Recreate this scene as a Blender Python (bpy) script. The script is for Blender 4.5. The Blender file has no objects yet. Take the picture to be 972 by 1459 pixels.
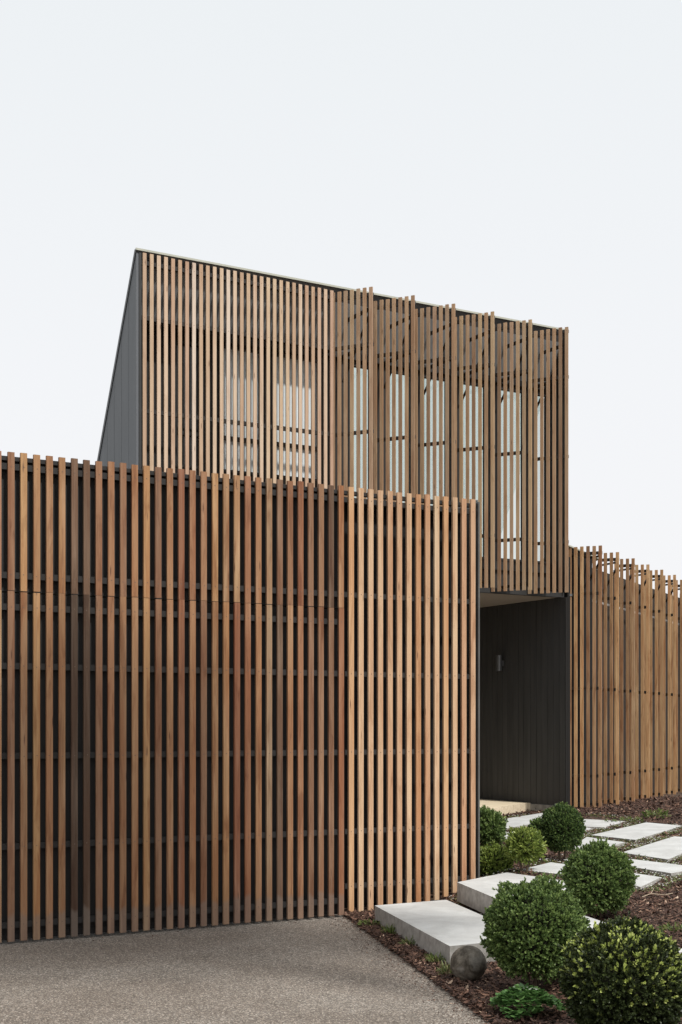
import bpy, math, random
import numpy as np
from mathutils import Vector, noise
random.seed(7); rng = np.random.default_rng(7)
sc = bpy.context.scene
R = math.radians
# ------------------------------------------------------------------ camera
F = 1940.0; CAMZ = 1.5; CX = 486.0; HY = 1037.0
cam_d = bpy.data.cameras.new('camera'); cam = bpy.data.objects.new('camera', cam_d)
sc.collection.objects.link(cam); sc.camera = cam
cam.location = (0, 0, CAMZ); cam.rotation_euler = (R(90), 0, 0)
cam_d.sensor_fit = 'VERTICAL'; cam_d.sensor_height = 36.0
cam_d.lens = F / 1459 * 36.0
cam_d.shift_y = (HY - 729.5) / 1459.0
cam_d.clip_end = 3000
# ------------------------------------------------------------------ world: bright overcast
SUN_EL, SUN_AZ = R(48), R(142)           # azimuth measured clockwise from +Y: sun behind the camera, to the right
w = bpy.data.worlds.new('World'); sc.world = w; w.use_nodes = True
wt = w.node_tree; wn = wt.nodes; wl = wt.links
bg = wn['Background']; bg.inputs['Strength'].default_value = 0.1
sky = wn.new('ShaderNodeTexSky'); sky.sky_type = 'NISHITA'; sky.sun_disc = False
sky.sun_elevation = SUN_EL; sky.sun_rotation = SUN_AZ; sky.air_density = 1; sky.dust_density = 3
tcw = wn.new('ShaderNodeTexCoord'); spw = wn.new('ShaderNodeSeparateXYZ')
wl.new(tcw.outputs['Generated'], spw.inputs[0])
rw = wn.new('ShaderNodeValToRGB')
rw.color_ramp.elements[0].position = 0.0; rw.color_ramp.elements[0].color = (.915, .91, .922, 1)
rw.color_ramp.elements[1].position = 0.62; rw.color_ramp.elements[1].color = (.81, .852, .872, 1)
e = rw.color_ramp.elements.new(.25); e.color = (.885, .897, .917, 1)
wl.new(spw.outputs['Z'], rw.inputs['Fac'])
mulw = wn.new('ShaderNodeVectorMath'); mulw.operation = 'SCALE'; mulw.inputs['Scale'].default_value = 10.55
wl.new(rw.outputs['Color'], mulw.inputs[0])
mxw = wn.new('ShaderNodeMixRGB'); mxw.inputs['Fac'].default_value = 0.95
wl.new(sky.outputs['Color'], mxw.inputs['Color1']); wl.new(mulw.outputs[0], mxw.inputs['Color2'])
wl.new(mxw.outputs['Color'], bg.inputs['Color'])
sd = bpy.data.lights.new('sun', 'SUN'); sun = bpy.data.objects.new('sun', sd); sc.collection.objects.link(sun)
sd.energy = 3.0; sd.angle = R(3); sd.color = (1, .97, .92)
dirv = Vector((math.sin(SUN_AZ) * math.cos(SUN_EL), math.cos(SUN_AZ) * math.cos(SUN_EL), math.sin(SUN_EL)))
sun.rotation_euler = dirv.to_track_quat('Z', 'Y').to_euler(); sun.location = (4, -6, 12)
sc.view_settings.view_transform = 'Standard'; sc.view_settings.look = 'None'
sc.view_settings.exposure = 0.0; sc.view_settings.gamma = 1.0
sc.render.engine = 'CYCLES'
sc.cycles.use_denoising = True
sc.cycles.max_bounces = 6

# ------------------------------------------------------------------ helpers
class MB:
    """collects boxes / polygons with an optional second uv and per-piece random id"""
    def __init__(s): s.v = []; s.f = []; s.uv = []; s.rid = []; s.mi = []
    def face(s, pts, uvs=None, rid=0.0, mi=0):
        b = len(s.v); s.v += [tuple(p) for p in pts]; s.f.append(tuple(range(b, b + len(pts))))
        s.uv.append(uvs or [(0, 0)] * len(pts)); s.rid.append(rid); s.mi.append(mi)
    def box(s, x0, x1, y0, y1, z0, z1, rid=0.0, mi=0, ang=0.0, o=(0, 0), uo=0.0, vo=0.0, lean=0.0):
        """axis box, turned by ang about z and moved to o; uv runs across (u) and along z (v)"""
        c, n = math.cos(ang), math.sin(ang)
        def P(x, y, z):
            return (o[0] + x * c - y * n + lean * (z - z0), o[1] + x * n + y * c, z)
        dx, dy = x1 - x0, y1 - y0
        b = len(s.v)
        s.v += [P(x0, y0, z0), P(x1, y0, z0), P(x1, y1, z0), P(x0, y1, z0),
                P(x0, y0, z1), P(x1, y0, z1), P(x1, y1, z1), P(x0, y1, z1)]
        F_ = [(0, 1, 5, 4), (1, 2, 6, 5), (2, 3, 7, 6), (3, 0, 4, 7), (4, 5, 6, 7), (3, 2, 1, 0)]
        us = [(0, dx), (dx, dx + dy), (dx + dy, 2 * dx + dy), (-dy, 0)]
        for i, f in enumerate(F_):
            s.f.append(tuple(b + k for k in f)); s.rid.append(rid); s.mi.append(mi)
            if i < 4:
                a, d = us[i]; s.uv.append([(uo + a, vo + z0), (uo + d, vo + z0), (uo + d, vo + z1), (uo + a, vo + z1)])
            else:
                s.uv.append([(uo, vo), (uo + dx, vo), (uo + dx, vo + dy), (uo, vo + dy)])
    def prism(s, poly, z0, z1, mi=0, rid=0.0):
        n = len(poly)
        A = sum(poly[i][0] * poly[(i + 1) % n][1] - poly[(i + 1) % n][0] * poly[i][1] for i in range(n))
        if A < 0: poly = poly[::-1]
        s.face([(x, y, z1) for x, y in poly], [(x, y) for x, y in poly], rid, mi)
        s.face([(x, y, z0) for x, y in poly[::-1]], [(x, y) for x, y in poly[::-1]], rid, mi)
        for i in range(n):
            a, b = poly[i], poly[(i + 1) % n]
            s.face([(a[0], a[1], z0), (b[0], b[1], z0), (b[0], b[1], z1), (a[0], a[1], z1)], None, rid, mi)
    def bar(s, p, q, r=.01, n=6, mi=0, rid=0.0, r2=None):
        p, q = Vector(p), Vector(q); d = (q - p).normalized(); r2 = r if r2 is None else r2
        a = d.orthogonal().normalized(); c = d.cross(a); b0 = len(s.v)
        for (pt, rr) in ((p, r), (q, r2)):
            for k in range(n):
                t = 2 * math.pi * k / n; s.v.append(tuple(pt + (a * math.cos(t) + c * math.sin(t)) * rr))
        for k in range(n):
            s.f.append((b0 + k, b0 + (k + 1) % n, b0 + n + (k + 1) % n, b0 + n + k)); s.uv.append([(0, 0)] * 4); s.rid.append(rid); s.mi.append(mi)
        s.f.append(tuple(b0 + n - 1 - k for k in range(n))); s.uv.append([(0, 0)] * n); s.rid.append(rid); s.mi.append(mi)
        s.f.append(tuple(b0 + n + k for k in range(n))); s.uv.append([(0, 0)] * n); s.rid.append(rid); s.mi.append(mi)
    def build(s, name, mats, parent=None, smooth=False, bevel=0.0):
        me = bpy.data.meshes.new(name); me.from_pydata(s.v, [], s.f)
        uvl = me.uv_layers.new(name='UVMap'); flat = []
        for u in s.uv:
            for a in u: flat += [a[0], a[1]]
        uvl.data.foreach_set('uv', flat)
        at = me.attributes.new('rid', 'FLOAT', 'FACE'); at.data.foreach_set('value', s.rid)
        for m in (mats if isinstance(mats, (list, tuple)) else [mats]): me.materials.append(m)
        me.polygons.foreach_set('material_index', s.mi)
        if smooth: me.polygons.foreach_set('use_smooth', [True] * len(s.f))
        me.update()
        o = bpy.data.objects.new(name, me); sc.collection.objects.link(o)
        if parent: o.parent = parent
        if bevel:
            md = o.modifiers.new('bevel', 'BEVEL'); md.width = bevel; md.segments = 2; md.limit_method = 'ANGLE'
        return o

def tag(o, label=None, cat=None, group=None, kind=None):
    for k, v in (('label', label), ('category', cat), ('group', group), ('kind', kind)):
        if v: o[k] = v
    return o
def empty(name, loc, rz=0.0):
    o = bpy.data.objects.new(name, None); sc.collection.objects.link(o); o.location = loc; o.rotation_euler = (0, 0, rz)
    o.empty_display_size = .2; return o
def at(x, y, z):
    """point of the ground plane at height z seen at this spot of the photograph"""
    Y = F * (CAMZ - z) / (y - HY); return ((x - CX) / F * Y, Y)

# ------------------------------------------------------------------ materials
def newmat(name):
    m = bpy.data.materials.new(name); m.use_nodes = True; nt = m.node_tree
    return m, nt.nodes, nt.links, nt.nodes['Principled BSDF']
def ramp(n, stops):
    r = n.new('ShaderNodeValToRGB'); cr = r.color_ramp
    cr.elements[0].position = stops[0][0]; cr.elements[0].color = (*stops[0][1], 1)
    cr.elements[1].position = stops[-1][0]; cr.elements[1].color = (*stops[-1][1], 1)
    for p, c in stops[1:-1]:
        e = cr.elements.new(p); e.color = (*c, 1)
    return r
def mapping(n, l, src, scale):
    m = n.new('ShaderNodeMapping'); m.inputs['Scale'].default_value = scale; l.new(src, m.inputs['Vector']); return m.outputs['Vector']
def noise_t(n, l, vec, scale, detail=4, rough=.55, dist=0):
    t = n.new('ShaderNodeTexNoise'); t.inputs['Scale'].default_value = scale; t.inputs['Detail'].default_value = detail
    t.inputs['Roughness'].default_value = rough; t.inputs['Distortion'].default_value = dist
    l.new(vec, t.inputs['Vector']); return t.outputs['Fac']
def mix(n, l, fac, a, b, mode='MIX'):
    m = n.new('ShaderNodeMixRGB'); m.blend_type = mode
    for s, i in ((fac, 'Fac'), (a, 'Color1'), (b, 'Color2')):
        if isinstance(s, (int, float)): m.inputs[i].default_value = s
        elif isinstance(s, tuple): m.inputs[i].default_value = (*s, 1) if len(s) == 3 else s
        else: l.new(s, m.inputs[i])
    return m.outputs['Color']
def mathn(n, l, op, a, b=0.0, clamp=False):
    m = n.new('ShaderNodeMath'); m.operation = op; m.use_clamp = clamp
    for s, i in ((a, 0), (b, 1)):
        if isinstance(s, (int, float)): m.inputs[i].default_value = s
        else: l.new(s, m.inputs[i])
    return m.outputs[0]
def maprange(n, l, v, a, b, c=0.0, d=1.0):
    m = n.new('ShaderNodeMapRange'); l.new(v, m.inputs['Value'])
    for i, x in (('From Min', a), ('From Max', b), ('To Min', c), ('To Max', d)): m.inputs[i].default_value = x
    return m.outputs['Result']
def bump(n, l, h, strength, dist, bs):
    b = n.new('ShaderNodeBump'); b.inputs['Strength'].default_value = strength; b.inputs['Distance'].default_value = dist
    l.new(h, b.inputs['Height']); l.new(b.outputs['Normal'], bs.inputs['Normal'])

def wood(name, stops, dirt=0.0, rough=.62, wk=1.0):
    """oiled cedar batten: one tone per board (face attribute rid), grain along the board"""
    m, n, l, bs = newmat(name)
    uv = n.new('ShaderNodeUVMap'); uv.uv_map = 'UVMap'
    rid = n.new('ShaderNodeAttribute'); rid.attribute_name = 'rid'
    base = ramp(n, stops); l.new(rid.outputs['Fac'], base.inputs['Fac'])
    U = uv.outputs['UV']
    g1 = noise_t(n, l, mapping(n, l, U, (420, 7, 1)), 1.0, 5, .6)
    g2 = noise_t(n, l, mapping(n, l, U, (45, 1.6, 1)), 1.0, 3, .5, 1.2)
    g3 = noise_t(n, l, mapping(n, l, U, (9, .9, 1)), 1.0, 2, .5)
    wv = n.new('ShaderNodeTexWave'); wv.wave_type = 'BANDS'; wv.bands_direction = 'X'
    wv.inputs['Scale'].default_value = 1.0; wv.inputs['Distortion'].default_value = 9; wv.inputs['Detail'].default_value = 2
    l.new(mapping(n, l, U, (60, 2.2, 1)), wv.inputs['Vector'])
    c = mix(n, l, maprange(n, l, g1, .3, .75, .0, .42 * wk), base.outputs['Color'], (.36, .28, .23), 'MULTIPLY')
    c = mix(n, l, maprange(n, l, g2, .35, .7, .0, .5 * wk), c, (.64, .48, .38), 'MULTIPLY')
    c = mix(n, l, maprange(n, l, wv.outputs['Fac'], .0, 1, .0, .20), c, (.45, .33, .24), 'MULTIPLY')
    c = mix(n, l, maprange(n, l, g3, .42, .66, .0, .65 * wk), c, (.80, .58, .46), 'MULTIPLY')
    g5 = noise_t(n, l, mapping(n, l, U, (14, 1.7, 1)), 1.0, 4, .65, .5)
    c = mix(n, l, maprange(n, l, g5, .50, .64, .0, .7 * wk), c, (.58, .46, .38), 'MULTIPLY')
    g6 = noise_t(n, l, mapping(n, l, U, (11, .8, 1)), 1.3, 2, .5)
    c = mix(n, l, maprange(n, l, g6, .56, .7, .0, .45), c, (.16, .12, .09), 'ADD') if wk > .9 else c
    # knots
    vo = n.new('ShaderNodeTexVoronoi'); vo.feature = 'F1'; vo.inputs['Scale'].default_value = 1.0
    l.new(mapping(n, l, U, (16, 2.0, 1)), vo.inputs['Vector'])
    c = mix(n, l, maprange(n, l, vo.outputs['Distance'], .04, .10, .85, 0), c, (.10, .04, .02))
    # weather streaks
    g4 = noise_t(n, l, mapping(n, l, U, (70, .5, 1)), 1.0, 4, .6)
    c = mix(n, l, maprange(n, l, g4, .55, .8, 0, .35), c, (.20, .17, .15))
    if dirt:
        geo = n.new('ShaderNodeNewGeometry'); sp = n.new('ShaderNodeSeparateXYZ'); l.new(geo.outputs['Position'], sp.inputs[0])
        nz = noise_t(n, l, mapping(n, l, U, (6, 1, 1)), 1.5, 2)
        zz = mathn(n, l, 'ADD', sp.outputs['Z'], mathn(n, l, 'MULTIPLY', nz, -.16))
        c = mix(n, l, maprange(n, l, zz, .10, .135, dirt, 0), c, (.21, .17, .14))
    l.new(c, bs.inputs['Base Color']); bs.inputs['Roughness'].default_value = rough
    bs.inputs['Specular IOR Level'].default_value = .3
    bump(n, l, mathn(n, l, 'ADD', g1, wv.outputs['Fac']), .25, .0015, bs)
    return m
M = {}
def S(r, g, b):
    f = lambda c: (c / 255) / 12.92 if c <= 10 else ((c / 255 + .055) / 1.055) ** 2.4
    return (f(r), f(g), f(b))
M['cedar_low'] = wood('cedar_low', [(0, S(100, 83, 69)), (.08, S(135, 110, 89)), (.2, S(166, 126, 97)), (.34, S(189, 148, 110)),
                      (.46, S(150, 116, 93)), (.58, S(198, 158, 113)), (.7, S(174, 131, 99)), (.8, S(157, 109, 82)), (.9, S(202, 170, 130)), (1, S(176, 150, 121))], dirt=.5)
M['cedar_warm'] = wood('cedar_warm', [(0, S(191, 148, 110)), (.2, S(208, 163, 122)), (.4, S(223, 186, 144)), (.6, S(210, 172, 138)),
                      (.8, S(230, 203, 169)), (1, S(208, 167, 134))], wk=.75)
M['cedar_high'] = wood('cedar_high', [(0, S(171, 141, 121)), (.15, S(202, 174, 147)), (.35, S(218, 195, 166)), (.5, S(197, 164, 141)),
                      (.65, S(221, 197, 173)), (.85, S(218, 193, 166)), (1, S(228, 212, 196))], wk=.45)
M['cedar_fence'] = wood('cedar_fence', [(0, S(155, 126, 98)), (.2, S(211, 175, 131)), (.4, S(235, 197, 148)), (.6, S(187, 152, 116)),
                      (.8, S(241, 201, 148)), (1, S(208, 176, 139))])
M['cedar_fin'] = wood('cedar_fin', [(0, S(154, 129, 106)), (.2, S(187, 157, 127)), (.45, S(203, 171, 137)), (.65, S(180, 157, 132)),
                      (.85, S(208, 180, 143)), (1, S(197, 169, 145))], wk=.6)
def plain(name, col, rough=.6, metal=0.0, var=.15, scale=6, spec=.4, bmp=0.0, stretch=(1, 1, 1)):
    m, n, l, bs = newmat(name); tc = n.new('ShaderNodeTexCoord')
    v = mapping(n, l, tc.outputs['Object'], stretch)
    a = noise_t(n, l, v, scale, 5, .6)
    c = mix(n, l, maprange(n, l, a, .3, .7, 0, 1), tuple(x * (1 - var) for x in col), tuple(min(1, x * (1 + var)) for x in col))
    l.new(c, bs.inputs['Base Color']); bs.inputs['Roughness'].default_value = rough; bs.inputs['Metallic'].default_value = metal
    bs.inputs['Specular IOR Level'].default_value = spec
    l.new(maprange(n, l, a, .2, .8, rough - .08, min(1, rough + .08)), bs.inputs['Roughness'])
    if bmp: bump(n, l, a, .4, bmp, bs)
    return m
M['dark'] = plain('dark_cladding', (.032, .030, .029), .62, var=.18, stretch=(3, 3, .4), scale=4, spec=.3)
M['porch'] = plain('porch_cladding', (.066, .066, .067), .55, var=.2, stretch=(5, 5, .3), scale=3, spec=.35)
M['steel'] = plain('black_steel', (.030, .029, .028), .5, var=.15, spec=.4)
M['rail'] = plain('rail_timber', (.026, .024, .023), .7, var=.2)
M['grey'] = plain('grey_side_cladding', (.125, .130, .142), .5, var=.06, stretch=(4, 4, .3), scale=3)
M['house_wall'] = plain('house_wall_cladding', (.030, .026, .023), .7, var=.12)
M['flash'] = plain('roof_flashing', (.46, .46, .39), .45, var=.08)
M['galv'] = plain('galvanised_steel', (.55, .56, .57), .4, metal=.6, var=.15, scale=20)
M['soffit'] = plain('soffit_board', (.34, .30, .27), .75, var=.05)
M['screw'] = plain('screw_head', (.16, .11, .08), .5, var=.1)
M['roofm'] = plain('roof_sheet', (.10, .10, .105), .4, metal=.3, var=.1)
M['lamp'] = plain('lamp_metal', (.15, .15, .152), .35, metal=.4, var=.05)
M['glass_dark'] = plain('dark_room_glass', (.03, .035, .035), .08, var=.1, spec=.6)
M['frame'] = plain('window_frame', (.03, .03, .03), .4, var=.1)
M['interior'] = plain('interior_dark', (.03, .028, .026), .9)
# pale blind with vertical folds
m, n, l, bs = newmat('pale_blind'); tc = n.new('ShaderNodeTexCoord')
wv = n.new('ShaderNodeTexWave'); wv.inputs['Scale'].default_value = 6; wv.inputs['Distortion'].default_value = 1.5
l.new(mapping(n, l, tc.outputs['Object'], (1, 1, .05)), wv.inputs['Vector'])
l.new(mix(n, l, wv.outputs['Fac'], (.72, .80, .84), (.84, .91, .95)), bs.inputs['Base Color']); bs.inputs['Roughness'].default_value = .8
M['blind'] = m
# concrete
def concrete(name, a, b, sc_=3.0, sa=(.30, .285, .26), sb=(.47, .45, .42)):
    m, n, l, bs = newmat(name); tc = n.new('ShaderNodeTexCoord'); O = tc.outputs['Object']
    n1 = noise_t(n, l, O, sc_, 6, .65, .4); n2 = noise_t(n, l, O, 90, 3, .6); n3 = noise_t(n, l, O, 14, 4, .7)
    c = mix(n, l, maprange(n, l, n1, .3, .7), a, b)
    c = mix(n, l, maprange(n, l, n2, .45, .75, 0, .22), c, tuple(x * .6 for x in a))
    geo = n.new('ShaderNodeNewGeometry'); sp = n.new('ShaderNodeSeparateXYZ'); l.new(geo.outputs['Normal'], sp.inputs[0])
    n5 = noise_t(n, l, O, 1.3, 3, .5, .8); c = mix(n, l, maprange(n, l, n5, .55, .72, 0, .22), c, (.42, .39, .34))
    vp = n.new('ShaderNodeTexVoronoi'); vp.inputs['Scale'].default_value = 26; l.new(O, vp.inputs['Vector'])
    c = mix(n, l, maprange(n, l, vp.outputs['Distance'], .03, .07, .55, 0), c, (.22, .19, .15))
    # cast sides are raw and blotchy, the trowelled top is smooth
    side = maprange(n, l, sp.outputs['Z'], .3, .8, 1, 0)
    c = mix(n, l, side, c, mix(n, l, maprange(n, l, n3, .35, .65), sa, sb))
    vo = n.new('ShaderNodeTexVoronoi'); vo.inputs['Scale'].default_value = 38; l.new(O, vo.inputs['Vector'])
    pit = maprange(n, l, vo.outputs['Distance'], .08, .14, 1, 0)
    c = mix(n, l, mathn(n, l, 'MULTIPLY', pit, mathn(n, l, 'MULTIPLY', side, .5)), c, (.12, .11, .10))
    l.new(c, bs.inputs['Base Color']); bs.inputs['Roughness'].default_value = .8; bs.inputs['Specular IOR Level'].default_value = .25
    bump(n, l, mathn(n, l, 'ADD', n2, n3), .2, .003, bs); return m
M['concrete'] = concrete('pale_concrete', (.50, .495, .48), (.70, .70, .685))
M['porchslab'] = concrete('cream_concrete', (.80, .66, .46), (.88, .76, .56), sa=(.66, .54, .38), sb=(.84, .72, .53))
# exposed aggregate driveway
m, n, l, bs = newmat('exposed_aggregate'); tc = n.new('ShaderNodeTexCoord'); O = tc.outputs['Object']
v1 = n.new('ShaderNodeTexVoronoi'); v1.inputs['Scale'].default_value = 135; v1.inputs['Randomness'].default_value = 1; l.new(O, v1.inputs['Vector'])
v2 = n.new('ShaderNodeTexVoronoi'); v2.inputs['Scale'].default_value = 62; l.new(O, v2.inputs['Vector'])
sx = n.new('ShaderNodeSeparateColor'); l.new(v1.outputs['Color'], sx.inputs[0])
sx2 = n.new('ShaderNodeSeparateColor'); l.new(v2.outputs['Color'], sx2.inputs[0])
st = ramp(n, [(0, (.10, .084, .070)), (.3, (.18, .152, .128)), (.55, (.31, .265, .225)), (.75, (.43, .37, .31)), (.9, (.54, .47, .40)), (1, (.82, .75, .66))]); l.new(sx.outputs[0], st.inputs['Fac'])
st2 = ramp(n, [(0, (.13, .115, .10)), (.6, (.24, .22, .20)), (1, (.62, .58, .52))]); l.new(sx2.outputs[1], st2.inputs['Fac'])
c = mix(n, l, maprange(n, l, v2.outputs['Distance'], .25, .4, 1, 0), st.outputs['Color'], st2.outputs['Color'])
c = mix(n, l, maprange(n, l, v1.outputs['Distance'], .42, .62, 0, .55), c, (.13, .115, .10))
s1 = noise_t(n, l, O, .55, 4, .6, .6); s2 = noise_t(n, l, O, 2.2, 5, .6)
c = mix(n, l, maprange(n, l, s1, .38, .62, .0, .5), c, (.68, .63, .60), 'MULTIPLY')
c = mix(n, l, maprange(n, l, s2, .45, .7, .0, .35), c, (.62, .58, .55), 'MULTIPLY')
l.new(c, bs.inputs['Base Color']); bs.inputs['Roughness'].default_value = .75; bs.inputs['Specular IOR Level'].default_value = .3
bump(n, l, v1.outputs['Distance'], -.5, .004, bs); M['drive'] = m
# soil / fine mulch
m, n, l, bs = newmat('mulch_soil'); tc = n.new('ShaderNodeTexCoord'); O = tc.outputs['Object']
v1 = n.new('ShaderNodeTexVoronoi'); v1.inputs['Scale'].default_value = 55
l.new(mapping(n, l, O, (1, .6, 1)), v1.inputs['Vector'])
sx = n.new('ShaderNodeSeparateColor'); l.new(v1.outputs['Color'], sx.inputs[0])
st = ramp(n, [(0, (.012, .008, .006)), (.4, (.04, .022, .014)), (.75, (.09, .05, .03)), (1, (.22, .14, .09))]); l.new(sx.outputs[0], st.inputs['Fac'])
l.new(st.outputs['Color'], bs.inputs['Base Color']); bs.inputs['Roughness'].default_value = .95
bump(n, l, v1.outputs['Distance'], .8, .012, bs); M['soil'] = m
m, n, l, bs = newmat('bark_chip'); a = n.new('ShaderNodeAttribute'); a.attribute_name = 'rid'
st = ramp(n, [(0, (.022, .012, .009)), (.35, (.066, .032, .022)), (.65, (.135, .068, .045)), (.88, (.27, .15, .10)), (.97, (.50, .34, .24)), (1, (.66, .56, .44))])
l.new(a.outputs['Fac'], st.inputs['Fac']); l.new(st.outputs['Color'], bs.inputs['Base Color']); bs.inputs['Roughness'].default_value = .85; M['chip'] = m
m, n, l, bs = newmat('open_land'); tc = n.new('ShaderNodeTexCoord')
a = noise_t(n, l, tc.outputs['Object'], .4, 6, .7)
l.new(mix(n, l, a, (.05, .07, .025), (.12, .11, .06)), bs.inputs['Base Color']); bs.inputs['Roughness'].default_value = 1; M['land'] = m
def leafmat(name, stops, trans=.25, rough=.42, spec=.4):
    m, n, l, bs = newmat(name); a = n.new('ShaderNodeAttribute'); a.attribute_name = 'rid'
    st = ramp(n, stops); l.new(a.outputs['Fac'], st.inputs['Fac']); l.new(st.outputs['Color'], bs.inputs['Base Color'])
    bs.inputs['Roughness'].default_value = rough; bs.inputs['Specular IOR Level'].default_value = spec
    tr = n.new('ShaderNodeBsdfTranslucent'); l.new(st.outputs['Color'], tr.inputs['Color'])
    mx = n.new('ShaderNodeMixShader'); mx.inputs[0].default_value = trans
    l.new(bs.outputs[0], mx.inputs[1]); l.new(tr.outputs[0], mx.inputs[2]); l.new(mx.outputs[0], n['Material Output'].inputs['Surface']); return m
M['box_leaf'] = leafmat('boxwood_leaf', [(0, (0.049, 0.083, 0.028)), (.35, (0.117, 0.184, 0.055)), (.7, (0.233, 0.320, 0.099)), (.9, (0.384, 0.480, 0.171)), (1, (0.567, 0.640, 0.256))])
M['box_leaf_dark'] = leafmat('dark_boxwood_leaf', [(0, (0.039, 0.068, 0.024)), (.4, (0.085, 0.143, 0.046)), (.75, (0.181, 0.255, 0.074)), (1, (0.340, 0.408, 0.122))])
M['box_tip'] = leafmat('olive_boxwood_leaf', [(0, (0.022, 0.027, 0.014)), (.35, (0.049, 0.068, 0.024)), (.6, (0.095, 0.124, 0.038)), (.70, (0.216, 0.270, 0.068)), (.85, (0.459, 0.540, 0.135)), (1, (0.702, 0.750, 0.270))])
M['spirea'] = leafmat('yellow_green_leaf', [(0, (0.068, 0.101, 0.024)), (.4, (0.189, 0.257, 0.054)), (.8, (0.378, 0.446, 0.108)), (.95, (0.567, 0.567, 0.162)), (1, (0.540, 0.324, 0.135))])
M['geran'] = leafmat('round_leaf', [(0, (0.039, 0.085, 0.026)), (.5, (0.098, 0.208, 0.058)), (1, (0.208, 0.364, 0.117))])
M['weed'] = leafmat('weed_leaf', [(0, (.05, .08, .02)), (.5, (.13, .19, .045)), (1, (.32, .34, .13))])
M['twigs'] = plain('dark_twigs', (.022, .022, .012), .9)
M['bark'] = plain('shrub_bark', (.11, .08, .055), .9, bmp=.004, scale=30)
M['petal'] = plain('white_petal', (.80, .79, .74), .6, var=.05)
M['lining'] = plain('eave_lining', (.24, .245, .25), .8, var=.1)
m, n, l, bs = newmat('window_glass'); gl = n.new('ShaderNodeBsdfGlossy'); gl.inputs['Roughness'].default_value = .02
tp = n.new('ShaderNodeBsdfTransparent'); tp.inputs['Color'].default_value = (.895, .928, .915, 1); mx = n.new('ShaderNodeMixShader'); fr_ = n.new('ShaderNodeFresnel'); fr_.inputs['IOR'].default_value = 1.45
l.new(fr_.outputs[0], mx.inputs[0]); l.new(tp.outputs[0], mx.inputs[1]); l.new(gl.outputs[0], mx.inputs[2]); l.new(mx.outputs[0], n['Material Output'].inputs['Surface']); M['glass'] = m
M['wingclad'] = plain('wing_cladding', (.030, .023, .018), .8, stretch=(4, 4, .4))
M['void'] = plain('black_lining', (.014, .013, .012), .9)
M['straw'] = plain('dry_twig', (.45, .36, .26), .8)
M['stone'] = None
m, n, l, bs = newmat('weathered_ball'); tc = n.new('ShaderNodeTexCoord'); O = tc.outputs['Object']
a = noise_t(n, l, O, 14, 6, .7, .6); b = noise_t(n, l, O, 60, 4, .7); d = noise_t(n, l, O, 6, 4, .6)
c = mix(n, l, maprange(n, l, a, .38, .66), (.065, .052, .038), (.28, .24, .19))
c = mix(n, l, maprange(n, l, d, .55, .68, 0, .8), c, (.30, .28, .25))
c = mix(n, l, maprange(n, l, b, .5, .75, 0, .5), c, (.03, .028, .02))
l.new(c, bs.inputs['Base Color']); bs.inputs['Roughness'].default_value = .85; bump(n, l, mathn(n, l, 'ADD', a, b), .4, .004, bs); M['stone'] = m

# ------------------------------------------------------------------ ground, driveway, garden bed
mb = MB(); mb.face([(-600, -600, -.05), (600, -600, -.05), (600, 900, -.05), (-600, 900, -.05)])
tag(mb.build('ground', M['land']), kind='structure')
E0 = np.array([.066, 10.66]); ED = np.array([.695, -3.76]); ED = ED / np.linalg.norm(ED)   # driveway edge, towards the camera
EN = np.array([-ED[1], ED[0]])                                                              # to the garden side
mb = MB()
pA = E0 - ED * .6; pB = E0 + ED * 16
mb.face([(-9, -6, 0), (pB[0], pB[1], 0), (pA[0], pA[1], 0), (-7, 7.3, 0)][::1])
mb.v = [(-9, -6, 0), (pB[0], pB[1], 0), (pA[0], pA[1], 0), (-8.2, 6.2, 0)]
tag(mb.build('driveway', M['drive']), kind='structure')
def sstep(a, b, x):
    t = np.clip((x - a) / (b - a), 0, 1); return t * t * (3 - 2 * t)
def wco(X, Y): return (X - E0[0]) * EN[0] + (Y - E0[1]) * EN[1]
def gh(X, Y):
    X = np.asarray(X, float); Y = np.asarray(Y, float); wv_ = wco(X, Y)
    h = .022 + .25 * sstep(.45, 1.7, wv_) + .10 * sstep(17.0, 19.0, Y) * sstep(2.7, 3.6, X)
    h = h + .012 * np.sin(X * 5.1 + Y * 1.7) * np.sin(Y * 4.3 - X * 2.2) * sstep(.0, .5, wv_)
    return h
def ghs(x, y): return float(gh(x, y))
# bed grid: rows along the driveway edge, columns away from it
ws = np.concatenate([np.linspace(0.0, 2.5, 60), np.linspace(2.6, 16, 60)])
ss = np.linspace(-15, 9, 260)
mb = MB()
vv = []
for s_ in ss:
    for w_ in ws:
        p = E0 + ED * s_ + EN * w_; vv.append((p[0], p[1], float(gh(p[0], p[1])) if w_ > 0 else .004))
nw = len(ws)
mb.v = vv
for i in range(len(ss) - 1):
    for j in range(nw - 1):
        mb.f.append((i * nw + j, i * nw + j + 1, (i + 1) * nw + j + 1, (i + 1) * nw + j)[::-1]); mb.uv.append([(0, 0)] * 4); mb.rid.append(0); mb.mi.append(0)
o = mb.build('garden_bed', M['soil'], smooth=True); o['kind'] = 'structure'

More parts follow.
